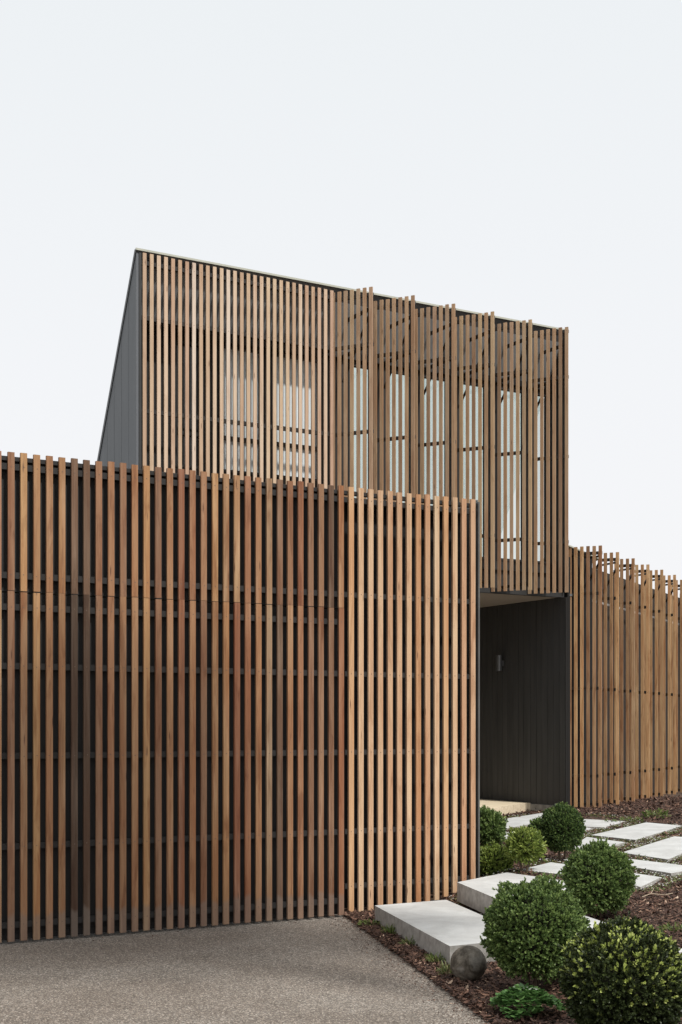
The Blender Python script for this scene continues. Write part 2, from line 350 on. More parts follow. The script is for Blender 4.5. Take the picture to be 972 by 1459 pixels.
# ------------------------------------------------------------------ garage
GA = math.atan2(.505, .863); SP = .0915; BW = .0462; BD = .021
GO = (-2.36, 9.42)
garage = empty('garage', (GO[0], GO[1], 0), GA)
tag(garage, 'low garage wing fronted by tall orange brown cedar battens over dark cladding', 'garage')
def battens(mb, sm, xs, z0, z1, rails, y=-BD, ang=0, o=(0, 0), z0f=None, rids=None, jitter=.004):
    for k, x in enumerate(xs):
        rid = random.random() if rids is None else rids[k]
        jx = random.uniform(-.0012, .0012); a = z0 + random.uniform(-jitter, jitter) * .5; b = z1 + random.uniform(-jitter, jitter)
        if z0f: a = z0f(x)
        mb.box(x - BW / 2 + jx, x + BW / 2 + jx, y, y + BD, a, b, rid=rid, ang=ang, o=o, uo=random.uniform(0, 40), vo=random.uniform(0, 60))
        for rz in rails:
            if a < rz < b:
                sx_ = x + jx + random.uniform(-.004, .004); zz = rz + random.uniform(-.006, .006)
                mb.box(sx_ - .0032, sx_ + .0032, y - .0012, y + .003, zz - .0032, zz + .0032, mi=1, ang=ang, o=o)
NB0, NBJ, NB1 = -28, 30, 44        # batten index range: door half ends at NBJ-1
X0 = .0729
xs_door = [X0 + SP * k for k in range(NB0, NBJ)]
xs_side = [X0 + SP * k for k in range(NBJ, NB1)]
XJ = X0 + SP * (NBJ - .5); XE = X0 + SP * (NB1 - 1)
# masonry shell
mb = MB()
mb.box(-2.9, XJ - .005, .055, .16, 2.452, 3.375)                   # clad band above the door
mb.build('wall', M['dark'], garage); mb = MB(); mb.box(-2.9, -2.75, .165, 5.7, 0, 3.33); mb.build('wall', M['dark'], garage)
mb = MB(); mb.box(XE + .02, XE + .10, .30, 5.3, 0, 3.33); mb.build('wall', M['dark'], garage)
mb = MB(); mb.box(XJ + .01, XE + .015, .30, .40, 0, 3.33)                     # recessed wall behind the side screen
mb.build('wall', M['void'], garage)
mb = MB()
for k in range(14):                                                # vertical boards above the door
    pass
mb.box(-2.9, XE + .06, .17, 5.7, 3.335, 3.365); mb.build('roof', M['roofm'], garage)
mb = MB(); mb.box(-2.9, XE + .05, .003, .045, 3.355, 3.387); mb.build('parapet_cap', M['rail'], garage, bevel=.003)
up = MB(); sm = MB()
door_r = [2.34, 1.93, 1.305, .675, .13]; top_r = [3.315, 2.56]
ridd = [random.random() for _ in xs_door]
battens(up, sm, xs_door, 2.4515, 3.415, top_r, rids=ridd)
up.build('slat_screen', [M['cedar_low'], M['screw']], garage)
def rail(x0, x1, y0, y1, z0, z1, mat, par, **kw):
    q = MB(); q.box(x0, x1, y0, y1, z0, z1, **kw); q.build('rail', mat, par)
for rz in top_r: rail(-2.9, XJ, .001, .034, rz - .022, rz + .022, M['rail'], garage)
# door: panel, rails, battens
door = MB()
nb = 20; xw = (XJ - .02 + 2.72) / nb
for i in range(nb):
    a = -2.72 + xw * i; door.box(a + .002, a + xw - .002, .055, .075, .03, 2.442)
door.box(-2.72, XJ - .02, .078, .11, .03, 2.442)
dpan = door.build('garage_door', M['dark'], garage)
dpan['label'] = 'tall garage door faced with cedar battens'
db = MB(); sm = MB()
for k, x in enumerate(xs_door):
    pass
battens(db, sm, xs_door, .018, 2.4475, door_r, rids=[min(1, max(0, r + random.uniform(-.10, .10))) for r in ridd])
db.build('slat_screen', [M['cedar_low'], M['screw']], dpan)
for rz in door_r: rail(-2.9, XJ - .01, .001, .034, rz - .022, rz + .022, M['rail'], dpan)
mb = MB(); mb.box(-2.9, XJ - .01, .045, .053, .02, .06); mb.build('bottom_seal', M['rail'], dpan)
# fixed side screen
sb = MB(); sm = MB()
def sidebot(x):
    p = (GO[0] + x * .863, GO[1] + x * .505); return max(.02, ghs(*p) + .01)
battens(sb, sm, xs_side, .02, 3.415, [3.315, 2.56, 1.93, 1.305, .675, .24], z0f=sidebot)
so = sb.build('slat_screen', [M['cedar_warm'], M['screw']], garage); so['label'] = 'fixed side screen of brighter honey coloured slats'
for rz in [3.315, 2.56, 1.93, 1.305, .675, .24]: rail(XJ + .002, XE + .045, .001, .034, rz - .020, rz + .020, M['steel'], garage)
mb = MB(); mb.box(XE + .052, XE + .066, -.024, .298, .12, 3.40); mb.box(XE + .02, XE + .066, .003, .03, 3.405, 3.42)
mb.build('end_post', plain('end_post_steel', (.11, .11, .105), .45), garage)

# ------------------------------------------------------------------ house
HO = (-2.33, 16.1); HA = GA
house = empty('house', (HO[0], HO[1], 0), HA)
tag(house, 'tall house volume with pale batten screen, steep roof and dark porch, behind the garage', 'house')
ZT = 7.137; XL = -.066; XR = 6.385
def rz_(y): return ZT - 1.81 * max(0, y)
YB = (ZT - 3.32) / 1.81
# left gable side
mb = MB()
prof = [(.0, 0), (.0, ZT - .03), (YB, 3.29), (7, 3.29), (7, 0)]
pts = prof
def side_poly(mb, x0, x1, prof):
    n = len(prof)
    mb.face([(x0, y, z) for y, z in prof]); mb.face([(x1, y, z) for y, z in prof[::-1]])
    for i in range(n):
        a, b = prof[i], prof[(i + 1) % n]
        mb.face([(x0, a[0], a[1]), (x1, a[0], a[1]), (x1, b[0], b[1]), (x0, b[0], b[1])][::-1])
side_poly(mb, XL - .03, XL, prof)
sw = mb.build('side_wall', M['grey'], house)
mb = MB()                                              # standing seams on the grey side
for k in range(1, 10):
    y = k * .24; mb.box(XL - .0315, XL - .0302, y, y + .003, 3.0, rz_(y) - .04)
mb.build('cladding_seam', M['grey'], sw)
mb = MB(); mb.box(XL, XL + .03, -.012, .10, 3.4, ZT - .03)
mb.build('corner_post', M['steel'], house)
mb = MB()                                              # steep roof sheet, real thickness
th = .05
prof = [(-.01, ZT), (YB, 3.31), (7, 3.31), (7, 3.36), (YB + .03, 3.36), (.03, ZT + .012)]
side_poly(mb, XL - .04, 2.72, prof); mb.build('roof', M['roofm'], house)
mb = MB(); side_poly(mb, 2.72, XR + .01, [(-.01, ZT), (.42, rz_(.42)), (.45, rz_(.42) + .03), (.03, ZT + .012)]); mb.build('roof', M['roofm'], house)
mb = MB(); side_poly(mb, 2.72, XR + .01, [(YB - .15, rz_(YB - .15)), (YB, 3.41), (7, 3.41), (7, 3.46), (YB + .03, 3.46), (YB - .12, rz_(YB - .15) + .03)]); mb.build('roof', M['roofm'], house)
mb = MB(); side_poly(mb, 2.74, XR, [(.43, rz_(.42)), (YB - .16, rz_(YB - .15)), (YB - .16, rz_(YB - .15) + .02), (.43, rz_(.42) + .02)]); so = mb.build('roof_glazing', M['glass'], house)
mb = MB(); mb.box(XL - .045, XR + .01, -.028, -.012, ZT - .010, ZT + .014); mb.build('roof_flashing', M['flash'], house)
# outer wall of the upper storey with window openings (built as strips round the openings)
YW = .35; ZB = 3.43
wins = []     # (x0, x1, z0, z1, kind)
def hx(px, d):   # house x of picture column px on the plane d behind the screen
    r = (px - CX) / F; ox = HO[0] - .505 * d; oy = HO[1] + .863 * d
    return (r * oy - ox) / (.863 - .505 * r)
wins.append((hx(249, YW), hx(287, YW), 4.70, 6.25, 'dark'))
wins.append((hx(312, YW), hx(372, YW), 4.70, 6.28, 'sash'))
wins.append((hx(386, YW), hx(455, YW), 4.70, 6.28, 'sash'))
for a, b in ((496, 530), (553, 588), (602, 639), (657, 694), (707, 748), (759, 788)):
    wins.append((hx(a, YW), hx(b, YW), 3.86, 6.30, 'tall'))
mb = MB(); px_ = XL + .03
for (a, b, z0, z1, k) in wins:
    mb.box(px_, a, YW, YW + .1, ZB, 6.46)
    mb.box(a, b, YW, YW + .1, ZB, z0); mb.box(a, b, YW, YW + .1, z1, 6.46); px_ = b
mb.box(px_, XR, YW, YW + .1, ZB, 6.46)
mb.build('upper_wall', M['house_wall'], house)
for (a, b, z0, z1, kind) in wins:
    fr = MB(); t = .022
    fr.box(a, a + t, YW - .012, YW + .05, z0, z1); fr.box(b - t, b, YW - .012, YW + .05, z0, z1)
    fr.box(a + t, b - t, YW - .012, YW + .05, z1 - .03, z1); fr.box(a + t, b - t, YW - .012, YW + .05, z0, z0 + .03)
    if kind != 'tall': fr.box(a + t, b - t, YW - .012, YW + .05, 5.10, 5.15)
    wo = fr.build('window', M['frame'], house)
    wo['label'] = {'dark': 'unlit window without a blind', 'sash': 'two pane window with pale blinds', 'tall': 'narrow full height window with the bright sky behind it'}[kind]
    g = MB(); g.box(a + t, b - t, YW + .03, YW + .036, z0 + .03, z1 - .03)
    if kind == 'dark': g.build('pane', M['glass_dark'], wo)
    else:
        g.build('blind' if kind == 'sash' else 'pane', M['blind'] if kind == 'sash' else M['glass'], wo)
mb = MB(); mb.face([(XL + .031, .05, rz_(.05) - .07), (XR - .03, .05, rz_(.05) - .07), (XR - .03, YW - .004, rz_(YW) - .07), (XL + .031, YW - .004, rz_(YW) - .07)][::-1]); mb.build('eave_lining', M['lining'], house)
mb = MB(); mb.box(XL + .03, XR, YW - .06, YW - .003, 6.34, 6.42); mb.box(XL + .03, XR, YW - .05, YW - .015, 3.72, 3.80)
mb.build('beam', M['steel'], house)
# smooth part of the screen
zt = lambda x: 7.11 - .011 * x
bs_ = MB(); sm = MB(); HR = [7.0, 6.35, 5.25, 4.07]
xs = [.0912 * k for k in range(0, 29)]
for x in xs: battens(bs_, sm, [x], 3.37, zt(x), HR, jitter=.003)
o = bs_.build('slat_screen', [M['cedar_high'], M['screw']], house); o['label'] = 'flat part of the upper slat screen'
for rz in HR: rail(XL + .032, xs[-1] + .04, .001, .036, rz - .025, rz + .025, M['rail'], o)
rail(XL + .032, 2.55, .04, .30, 6.30, 6.335, M['rail'], o)
# saw tooth fins
PA = -R(26) - HA                       # panel direction in house space
for k in range(6):
    s0 = 2.60 + .634 * k
    fb = MB(); sm = MB()
    xs = [SP * .97 * j for j in range(7)]
    for x in xs: battens(fb, sm, [x], 3.37, zt(s0) - .015, [6.98, 6.35, 5.25, 4.07], ang=PA, o=(s0, .02), jitter=.003)
    fo = fb.build('angled_slat_screen', [M['cedar_fin'], M['screw']], house)
    for rz in [6.98, 6.35, 5.25, 4.07]: rail(-.02, xs[-1] + .018, .001, .036, rz - .022, rz + .022, M['steel'], fo, ang=PA, o=(s0, .02))
    # steel outrigger: arms and diagonal strut back to the wall
    tip = (s0 + xs[-1] * math.cos(PA), .02 + xs[-1] * math.sin(PA) + .035)
    mb = MB()
    mb.bar((tip[0], tip[1] + .02, 6.72), (tip[0], YW - .07, 6.02), .018); mb.build('strut', M['steel'], fo)
    for z in (6.80, 6.35, 3.46): q = MB(); q.box(tip[0] - .018, tip[0] + .018, tip[1] + .03, YW - .065, z - .02, z + .02); q.build('arm', M['steel'], fo)
    mb = MB(); mb.box(tip[0] - .012, tip[0] + .012, tip[1] - .01, tip[1] + .028, 3.42, 6.96)
    mb.build('upright', M['steel'], fo)
# floor edge, soffit, right end wall, porch
mb = MB(); mb.box(XL, XR + .02, .045, .12, 3.355, 3.425); mb.build('edge_beam', M['steel'], house)
mb = MB(); mb.box(XL, XR, .125, 4.0, 3.36, 3.40); mb.build('soffit', M['soffit'], house)
mb = MB(); side_poly(mb, XR - .02, XR, [(-.01, 3.43), (-.01, ZT - .06), (YW + .1, rz_(YW + .1) - .06), (YW + .1, 3.43)]); mb.build('end_wall', M['dark'], house)
mb = MB(); yy = 0.0; bwid = [.13, .13, .135, .13, .13, .13, .17, .125, .13, .135, .13, .125, .13, .13, .13, .13, .13, .13, .13, .13, .13, .13, .13, .13, .13]
for b in bwid:
    mb.box(XR + .004, XR + .03, .001 + yy + .0035, yy + b - .0035, .39, 3.355); yy += b
mb.box(XR + .032, XR + .042, 0, yy, .25, 3.355)
mb.build('porch_wall', M['porch'], house); mb = MB(); mb.box(XR + .001, XR + .035, -.010, -.001, .3, 3.353); mb.build('dark_edge_cover', M['void'], house)  # thin black strip added over the board ends to darken their sunlit edge
mb = MB(); mb.box(XR - .012, XR + .028, .12, 3.1, .16, .385); mb.build('plinth', M['concrete'], house)
mb = MB(); mb.box(3.25, XR + .03, yy + .001, yy + .1, .2, 3.355); mb.build('recess_wall', M['porch'], house)
mb = MB(); mb.box(3.3, 3.4, .2, yy, .2, 3.355); mb.build('recess_wall', M['porch'], house)
mb = MB(); mb.box(.78, 3.3, .2, .3, 0, 3.355); mb.build('recess_wall', M['porch'], house)
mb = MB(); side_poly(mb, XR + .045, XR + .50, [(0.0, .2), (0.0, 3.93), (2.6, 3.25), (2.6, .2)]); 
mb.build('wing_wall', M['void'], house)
_n = np.array([-.884, .467]); _q0 = np.array([3.66, 19.2]) + _n * .56; _d = np.array([.467, .884])
_pp = [_q0 + _d * .10, _q0 + _d * 13, _q0 + _d * 13 + _n * .12, _q0 + _d * .10 + _n * .12]
_pp = [((p[0] - HO[0]) * .863 + (p[1] - HO[1]) * .505, -(p[0] - HO[0]) * .505 + (p[1] - HO[1]) * .863) for p in _pp]
mb = MB(); mb.prism(_pp, .2, 3.93); mb.build('wing_wall', M['wingclad'], house)
mb = MB()
for (a, b) in ((4.11, 4.11 - .02),):
    x0, x1, dz = XR + .02, XR + .62, -.16
    P8 = [(x0, -.02, b), (x1, -.02, b + dz), (x1, 2.6, b + dz - .75), (x0, 2.6, b - .75), (x0, -.02, a), (x1, -.02, a + dz), (x1, 2.6, a + dz - .75), (x0, 2.6, a - .75)]
    for f in ((0, 1, 5, 4), (1, 2, 6, 5), (2, 3, 7, 6), (3, 0, 4, 7), (4, 5, 6, 7), (3, 2, 1, 0)): mb.face([P8[i] for i in f])
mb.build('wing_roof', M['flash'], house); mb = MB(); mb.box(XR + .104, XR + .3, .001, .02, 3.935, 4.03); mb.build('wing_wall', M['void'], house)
# porch platform
mb = MB()
a = at(749.5, 1144, .40); b = at(684, 1154.5, .40); hxy = lambda p: ((p[0] - HO[0]) * .863 + (p[1] - HO[1]) * .505, -(p[0] - HO[0]) * .505 + (p[1] - HO[1]) * .863)
la, lb = hxy(a), hxy(b); k = (3.5 - lb[0]) / (lb[0] - la[0])
lc = (3.42, lb[1] + (lb[1] - la[1]) * k)
mb.prism([la, lc, (3.42, max(lc[1], 3.0)), (XR - .013, 3.0), (XR - .013, la[1])], .2, .40)
mb.build('porch_floor', M['porchslab'], house, bevel=.006)

# wall lamp (cylinder up/down light on a plate)
p = None
def on_porch(px, z_=None):
    r = (px - CX) / F; C0 = (HO[0] + XR * .863, HO[1] + XR * .505)
    s = (C0[0] - r * C0[1]) / (.505 + r * .863); return s, C0[1] + .863 * s
s_, Yl = on_porch(717)
zl = CAMZ + (HY - 945) / F * Yl
lampe = empty('wall_lamp', (HO[0] + XR * .863 - s_ * .505, HO[1] + XR * .505 + s_ * .863, zl - .1), HA)
tag(lampe, 'small grey cylinder wall lamp on the black porch wall', 'lamp')
mb = MB(); mb.bar((-.08, 0, -.02), (-.08, 0, .22), .046, 24); mb.build('lamp_body', M['lamp'], lampe, smooth=False)
mb = MB(); mb.box(-.045, .0035, -.022, .022, .06, .14); mb.build('mount', M['lamp'], lampe)

# ------------------------------------------------------------------ right hand batten fence
FP0 = np.array([3.66, 19.2]); FST = np.array([.39, .738]); PD = np.array([math.cos(R(26)), -math.sin(R(26))])
fence = empty('batten_fence', (FP0[0], FP0[1], .37), 0)
tag(fence, 'saw tooth cedar batten fence on the right, angled panels stepping back behind the garden', 'fence')
for k in range(16):
    tipw = FST * k; nbk = 6 if k == 0 else 4
    fb = MB(); sm = MB(); a0 = tipw - PD * SP * .97 * (nbk - 1)
    for j in range(nbk):
        x = SP * .97 * j
        battens(fb, sm, [x], .006, 3.70, [3.60, 3.03, 1.69, .45], ang=-R(26), o=(a0[0], a0[1]), jitter=.003)
    fo = fb.build('slat_panel', [M['cedar_fence'], M['screw']], fence)
    for rz in (3.60, 3.03, 1.69, .45, .05): rail(-.02, SP * .97 * (nbk - 1) + .018, .001, .036, rz - .022, rz + .022, M['steel'], fo, ang=-R(26), o=(a0[0], a0[1]))
    mb = MB(); bx_, by_ = tipw[0] + .01, tipw[1] + .03
    ex, ey = bx_ - .20, by_ + .45
    mb.bar((bx_, by_, 3.56), (ex, ey, 3.56), .018, 4); mb.build('arm', M['steel'], fo)
    mb = MB(); mb.bar((bx_, by_, 3.50), (ex, ey, 3.05), .018, 4); mb.build('strut', M['steel'], fo)
    mb = MB(); mb.bar((ex, ey, -.1), (ex, ey, 3.58), .022, 4); mb.build('post', M['steel'], fo)
mb = MB(); d = FST / np.linalg.norm(FST); q = FST * 15
mb.bar((-.2 - FST[0] * .5, .53 - FST[1] * .5, 3.02), (q[0] - .2, q[1] + .53, 3.02), .022, 4)
mb.build('galvanised_rail', M['galv'], fence)

# ------------------------------------------------------------------ steps and pavers
def slab(name, poly, z0, z1, label, cat, group=None, mat='concrete', bev=.006):
    cx_ = sum(p[0] for p in poly) / len(poly); cy_ = sum(p[1] for p in poly) / len(poly)
    mb = MB(); mb.prism([(p[0] - cx_, p[1] - cy_) for p in poly], 0, z1 - z0)
    o = mb.build(name, M[mat], bevel=bev); o.location = (cx_, cy_, z0); return tag(o, label, cat, group)
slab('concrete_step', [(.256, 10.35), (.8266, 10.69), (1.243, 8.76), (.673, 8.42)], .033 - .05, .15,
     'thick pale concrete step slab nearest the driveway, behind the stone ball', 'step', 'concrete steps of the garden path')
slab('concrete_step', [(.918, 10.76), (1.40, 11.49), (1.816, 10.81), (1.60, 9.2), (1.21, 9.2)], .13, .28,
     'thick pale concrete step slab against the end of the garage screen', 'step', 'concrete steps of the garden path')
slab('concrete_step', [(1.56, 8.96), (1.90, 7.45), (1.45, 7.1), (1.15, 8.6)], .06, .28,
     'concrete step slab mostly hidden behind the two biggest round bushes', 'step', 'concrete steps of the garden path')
def D1(x, y): return (680 + x / 3.329, 1120 + y / 3.329)
pav = [
 ([(30, 170), (310, 127), (375, 160), (95, 207)], 'pale paver just in front of the porch platform'),
 ([(100, 226), (250, 203), (300, 215), (150, 260)], 'pale paver mostly hidden behind the yellow green bush'),
 ([(420, 172), (545, 150), (712, 165), (605, 195), (430, 190)], 'small pale paver nearest the foot of the batten fence'),
 ([(380, 214), (505, 193), (547, 203), (440, 226)], 'narrow pale paver peeking out right of the round bush by the porch'),
 ([(440, 292), (520, 241), (700, 266), (640, 284), (540, 303)], 'pale paver between the porch bush and the taller round bush'),
 ([(540, 232), (802, 172), (974, 188), (750, 255)], 'large pale paver in the middle of the path, below the fence weeds'),
 ([(685, 315), (935, 238), (1120, 254), (905, 348)], 'large pale paver running out at the right edge of the picture'),
 ([(630, 366), (725, 345), (1080, 388), (920, 413)], 'long pale paver right of the middle round bush, in front of the widest paver'),
 ([(650, 440), (745, 413), (872, 432), (775, 479)], 'pale paver corner at the right foot of the middle round bush'),
 ([(408, 350), (470, 332), (560, 345), (480, 362)], 'thin pale paver left of the middle round bush'),
 ([(210, 395), (350, 361), (470, 378), (395, 418)], 'pale paver just behind the upper thick step slab')]
pavp = []
for poly, lab in pav:
    P = [at(*D1(x, y), .30) for x, y in poly]; pavp.append(P)
    slab('stepping_stone', P, .235, .30, lab, 'paver', 'pale pavers of the garden path', bev=.004)
slabs_all = pavp + [[(.256, 10.35), (.8266, 10.69), (1.243, 8.76), (.673, 8.42)], [(.918, 10.76), (1.40, 11.49), (1.816, 10.81), (1.60, 9.2), (1.21, 9.2)], [(1.56, 8.96), (1.90, 7.45), (1.45, 7.1), (1.15, 8.6)]]
def inside(P, x, y):
    r = np.zeros(len(x), bool); n = len(P)
    for i in range(n):
        (ax, ay), (bx, by) = P[i], P[(i + 1) % n]
        c = ((ay > y) != (by > y)) & (x < (bx - ax) * (y - ay) / (by - ay + 1e-12) + ax); r ^= c
    return r
def free(x, y):
    k = np.ones(len(x), bool)
    for P in slabs_all: k &= ~inside(P, x, y)
    # keep out of the garage and the house
    u = (x - GO[0]) * .863 + (y - GO[1]) * .505; v = -(x - GO[0]) * .505 + (y - GO[1]) * .863
    k &= ~((u < XE + .07) & (v > -.0)); hu = (x - HO[0]) * .863 + (y - HO[1]) * .505; hv = -(x - HO[0]) * .505 + (y - HO[1]) * .863
    k &= ~((hu < XR) & (hv > 1.0)); return k

# ------------------------------------------------------------------ generic leaf cloud
def quads(name, C, Dn, Sd, Ln, Wd, rid, mat, parent=None, fold=.0, hexa=True):
    """leaf shaped faces: C base point, Dn direction, Sd side vector, Ln length, Wd width"""
    n = len(C); Nn = np.cross(Dn, Sd)
    if hexa:
        prm = [(0, 0, 0), (.3, .5, .0), (.7, .42, .05), (1, 0, .08), (.7, -.42, .05), (.3, -.5, 0)]
    else:
        prm = [(0, -.5, 0), (0, .5, 0), (1, .5, 0), (1, -.5, 0)]
    m_ = len(prm); V = np.zeros((n, m_, 3))
    for i, (a, b, c) in enumerate(prm):
        V[:, i] = C + Dn * (Ln * a)[:, None] + Sd * (Wd * b)[:, None] - Nn * (Ln * (c + (fold * abs(b))))[:, None]
    me = bpy.data.meshes.new(name); me.vertices.add(n * m_); me.vertices.foreach_set('co', V.reshape(-1))
    me.loops.add(n * m_); me.loops.foreach_set('vertex_index', np.arange(n * m_, dtype=np.int32))
    me.polygons.add(n); me.polygons.foreach_set('loop_start', np.arange(0, n * m_, m_, dtype=np.int32))
    me.polygons.foreach_set('loop_total', np.full(n, m_, dtype=np.int32))
    at_ = me.attributes.new('rid', 'FLOAT', 'FACE'); at_.data.foreach_set('value', np.clip(rid, 0, 1).astype(np.float32))
    me.materials.append(mat); me.update(calc_edges=True); me.validate()
    o = bpy.data.objects.new(name, me); sc.collection.objects.link(o)
    if parent: o.parent = parent
    return o
def unit(a): return a / (np.linalg.norm(a, axis=-1, keepdims=True) + 1e-9)
def lumpy(dirs, seed, amp, f):
    return np.array([1 + amp * noise.noise(Vector((d[0] * f + seed, d[1] * f - seed, d[2] * f + 2 * seed))) for d in dirs])
def bush(name, px, py, zc, rx, rz, base, label, mat, nspr, leafL, leafW, per=9, amp=.10, tip=0.0, seed=1, group='clipped round bushes in the garden bed', cat='bush', spread=.9, freq=2.3, shell=.10, Yv=None):
    """round clipped shrub: shoots of small leaves over a lumpy ball"""
    Y = Yv; X = (px - CX) / F * Y; Z = CAMZ + (HY - py) / F * Y
    t = empty(name, (X, Y, base), 0); tag(t, label, cat, group)
    cz = Z - base
    r_ = np.random.default_rng(seed)
    d = unit(r_.normal(size=(nspr, 3))); keep = d[:, 2] > -.92; d = d[keep]; nspr = len(d)
    rad = lumpy(d, seed * 1.7, amp, freq) * lumpy(d, seed * 3.1 + 9, amp * .6, freq * 3)
    dep = r_.random(nspr) ** 1.6 * shell * 2.2
    rr = rad * (1 - dep) + (r_.random(nspr) < .03) * r_.uniform(.03, .12, nspr)
    B = d * np.array([rx, rx, rz]) * rr[:, None] + np.array([0, 0, cz])
    # shoot direction: outward with some up
    sdv = unit(d + np.array([0, 0, .45]) + r_.normal(size=(nspr, 3)) * .33)
    stone = r_.random(nspr)
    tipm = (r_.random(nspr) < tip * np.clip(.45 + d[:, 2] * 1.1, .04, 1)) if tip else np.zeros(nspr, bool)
    C = np.repeat(B, per, 0); SDV = np.repeat(sdv, per, 0); k = np.tile(np.arange(per), nspr)
    a = unit(np.cross(SDV, r_.normal(size=SDV.shape))); along = (k / per)[:, None]
    C = C + SDV * along * leafL * 1.6
    open_ = spread * (1 - .55 * along)
    Dn = unit(SDV * (1.0 - .3 * open_) + a * open_ + r_.normal(size=C.shape) * .12)
    Sd = unit(np.cross(Dn, SDV) + r_.normal(size=C.shape) * .15); Sd = unit(Sd - Dn * (Sd * Dn).sum(1, keepdims=True))
    n = len(C); L = leafL * r_.uniform(.7, 1.2, n); W = leafW * r_.uniform(.75, 1.15, n)
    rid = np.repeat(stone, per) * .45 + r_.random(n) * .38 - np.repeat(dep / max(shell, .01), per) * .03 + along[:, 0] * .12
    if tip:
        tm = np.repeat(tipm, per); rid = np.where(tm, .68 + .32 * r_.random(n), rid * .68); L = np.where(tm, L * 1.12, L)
    quads('foliage', C, Dn, Sd, L, W, rid, mat, t, fold=.12)
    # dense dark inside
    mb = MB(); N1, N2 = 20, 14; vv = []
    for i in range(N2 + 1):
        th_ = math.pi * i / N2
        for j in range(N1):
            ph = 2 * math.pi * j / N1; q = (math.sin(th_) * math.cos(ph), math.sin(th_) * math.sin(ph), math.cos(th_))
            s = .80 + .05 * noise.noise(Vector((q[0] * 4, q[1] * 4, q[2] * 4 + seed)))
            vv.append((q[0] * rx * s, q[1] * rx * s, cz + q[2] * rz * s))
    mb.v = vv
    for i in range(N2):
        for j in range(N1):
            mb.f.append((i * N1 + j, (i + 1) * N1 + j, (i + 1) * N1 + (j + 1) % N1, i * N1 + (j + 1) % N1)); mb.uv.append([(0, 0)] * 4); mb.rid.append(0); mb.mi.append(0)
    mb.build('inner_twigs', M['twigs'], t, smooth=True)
    mb = MB(); 
    for q in range(3):
        an = q * 2.1 + seed; mb.bar((.02 * math.cos(an), .02 * math.sin(an), -.03), (.06 * math.cos(an), .06 * math.sin(an), max(.06, cz)), .011, 6, r2=.007)
    mb.build('stem', M['bark'], t)
    return t
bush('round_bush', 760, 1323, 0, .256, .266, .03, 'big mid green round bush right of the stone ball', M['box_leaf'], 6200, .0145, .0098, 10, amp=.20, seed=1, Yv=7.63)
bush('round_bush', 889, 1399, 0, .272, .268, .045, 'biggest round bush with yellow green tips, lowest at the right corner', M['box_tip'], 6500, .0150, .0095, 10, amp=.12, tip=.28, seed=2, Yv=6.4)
bush('round_bush', 853, 1253, 0, .208, .214, .20, 'mid green round bush in the middle of the bed, right of the big one', M['box_leaf'], 3900, .0155, .0105, 10, amp=.22, seed=3, Yv=9.07)
bush('round_bush', 800, 1181, 0, .188, .203, .25, 'dark green tight round bush close to the porch', M['box_leaf_dark'], 3600, .0150, .0098, 10, amp=.13, seed=4, Yv=12.5)
bush('round_bush', 748.5, 1206, 0, .125, .118, .25, 'yellow green feathery bush between the dark porch bush and the step slab', M['spirea'], 1100, .024, .012, 8, amp=.38, seed=5, Yv=11.5, group='loose yellow green bushes by the garage end')
bush('round_bush', 704, 1227, 0, .130, .105, .23, 'low yellow green bush at the foot of the garage end post', M['spirea'], 1100, .023, .012, 8, amp=.36, seed=6, Yv=11.75, group='loose yellow green bushes by the garage end')
bush('round_bush', 694, 1181, 0, .140, .145, .25, 'loose green bush half hidden behind the garage end, above the low one', M['box_leaf'], 1100, .027, .013, 8, amp=.32, seed=8, Yv=12.9, group='loose yellow green bushes by the garage end')
bush('round_bush', 768, 1180, 0, .075, .075, .25, 'tiny green bush touching the left side of the dark porch bush', M['box_leaf'], 420, .018, .011, 8, amp=.25, seed=9, Yv=12.9)

# low round leaved plant at the front
Yg = 7.0; Xg = (749 - CX) / F * Yg
gp = empty('leafy_plant', (Xg, Yg, .03), 0); tag(gp, 'low bright green mound of round leaves with tiny white flowers at the driveway edge', 'plant')
r_ = np.random.default_rng(21); n = 900
ang = r_.uniform(0, 2 * math.pi, n); rr = np.sqrt(r_.random(n)) * .165 * (1 + .18 * np.sin(ang * 3 + 1))
Cp = np.stack([rr * np.cos(ang), rr * np.sin(ang) * .9, .125 * (1 - (rr / .20) ** 2) * r_.uniform(.6, 1.05, n) + .01], 1)
Dn = unit(np.stack([np.cos(ang), np.sin(ang), r_.uniform(-.3, .5, n)], 1) + r_.normal(size=(n, 3)) * .45)
Sd = unit(np.cross(Dn, unit(np.stack([r_.normal(size=n) * .3, r_.normal(size=n) * .3, np.ones(n)], 1))))
quads('foliage', Cp, Dn, Sd, r_.uniform(.022, .036, n), r_.uniform(.026, .038, n), r_.random(n), M['geran'], gp, fold=.1)
mb = MB()
for i in range(14):
    a = r_.uniform(0, 6.28); q = r_.uniform(0, .1); mb.bar((q * math.cos(a) * .4, q * math.sin(a) * .4, 0), (q * math.cos(a), q * math.sin(a), .10), .002, 4)
mb.build('stem', M['bark'], gp)
fl = MB()
for i in range(9):
    a = r_.uniform(0, 6.28); q = r_.uniform(0, .07); x, y, z = q * math.cos(a) - .01, q * math.sin(a) - .03, .135
    for p_ in range(5):
        an = p_ * 1.2566; fl.face([(x, y, z), (x + .006 * math.cos(an - .4), y + .006 * math.sin(an - .4), z + .002), (x + .009 * math.cos(an), y + .009 * math.sin(an), z + .003), (x + .006 * math.cos(an + .4), y + .006 * math.sin(an + .4), z + .002)])
fl.build('flower', M['petal'], gp)

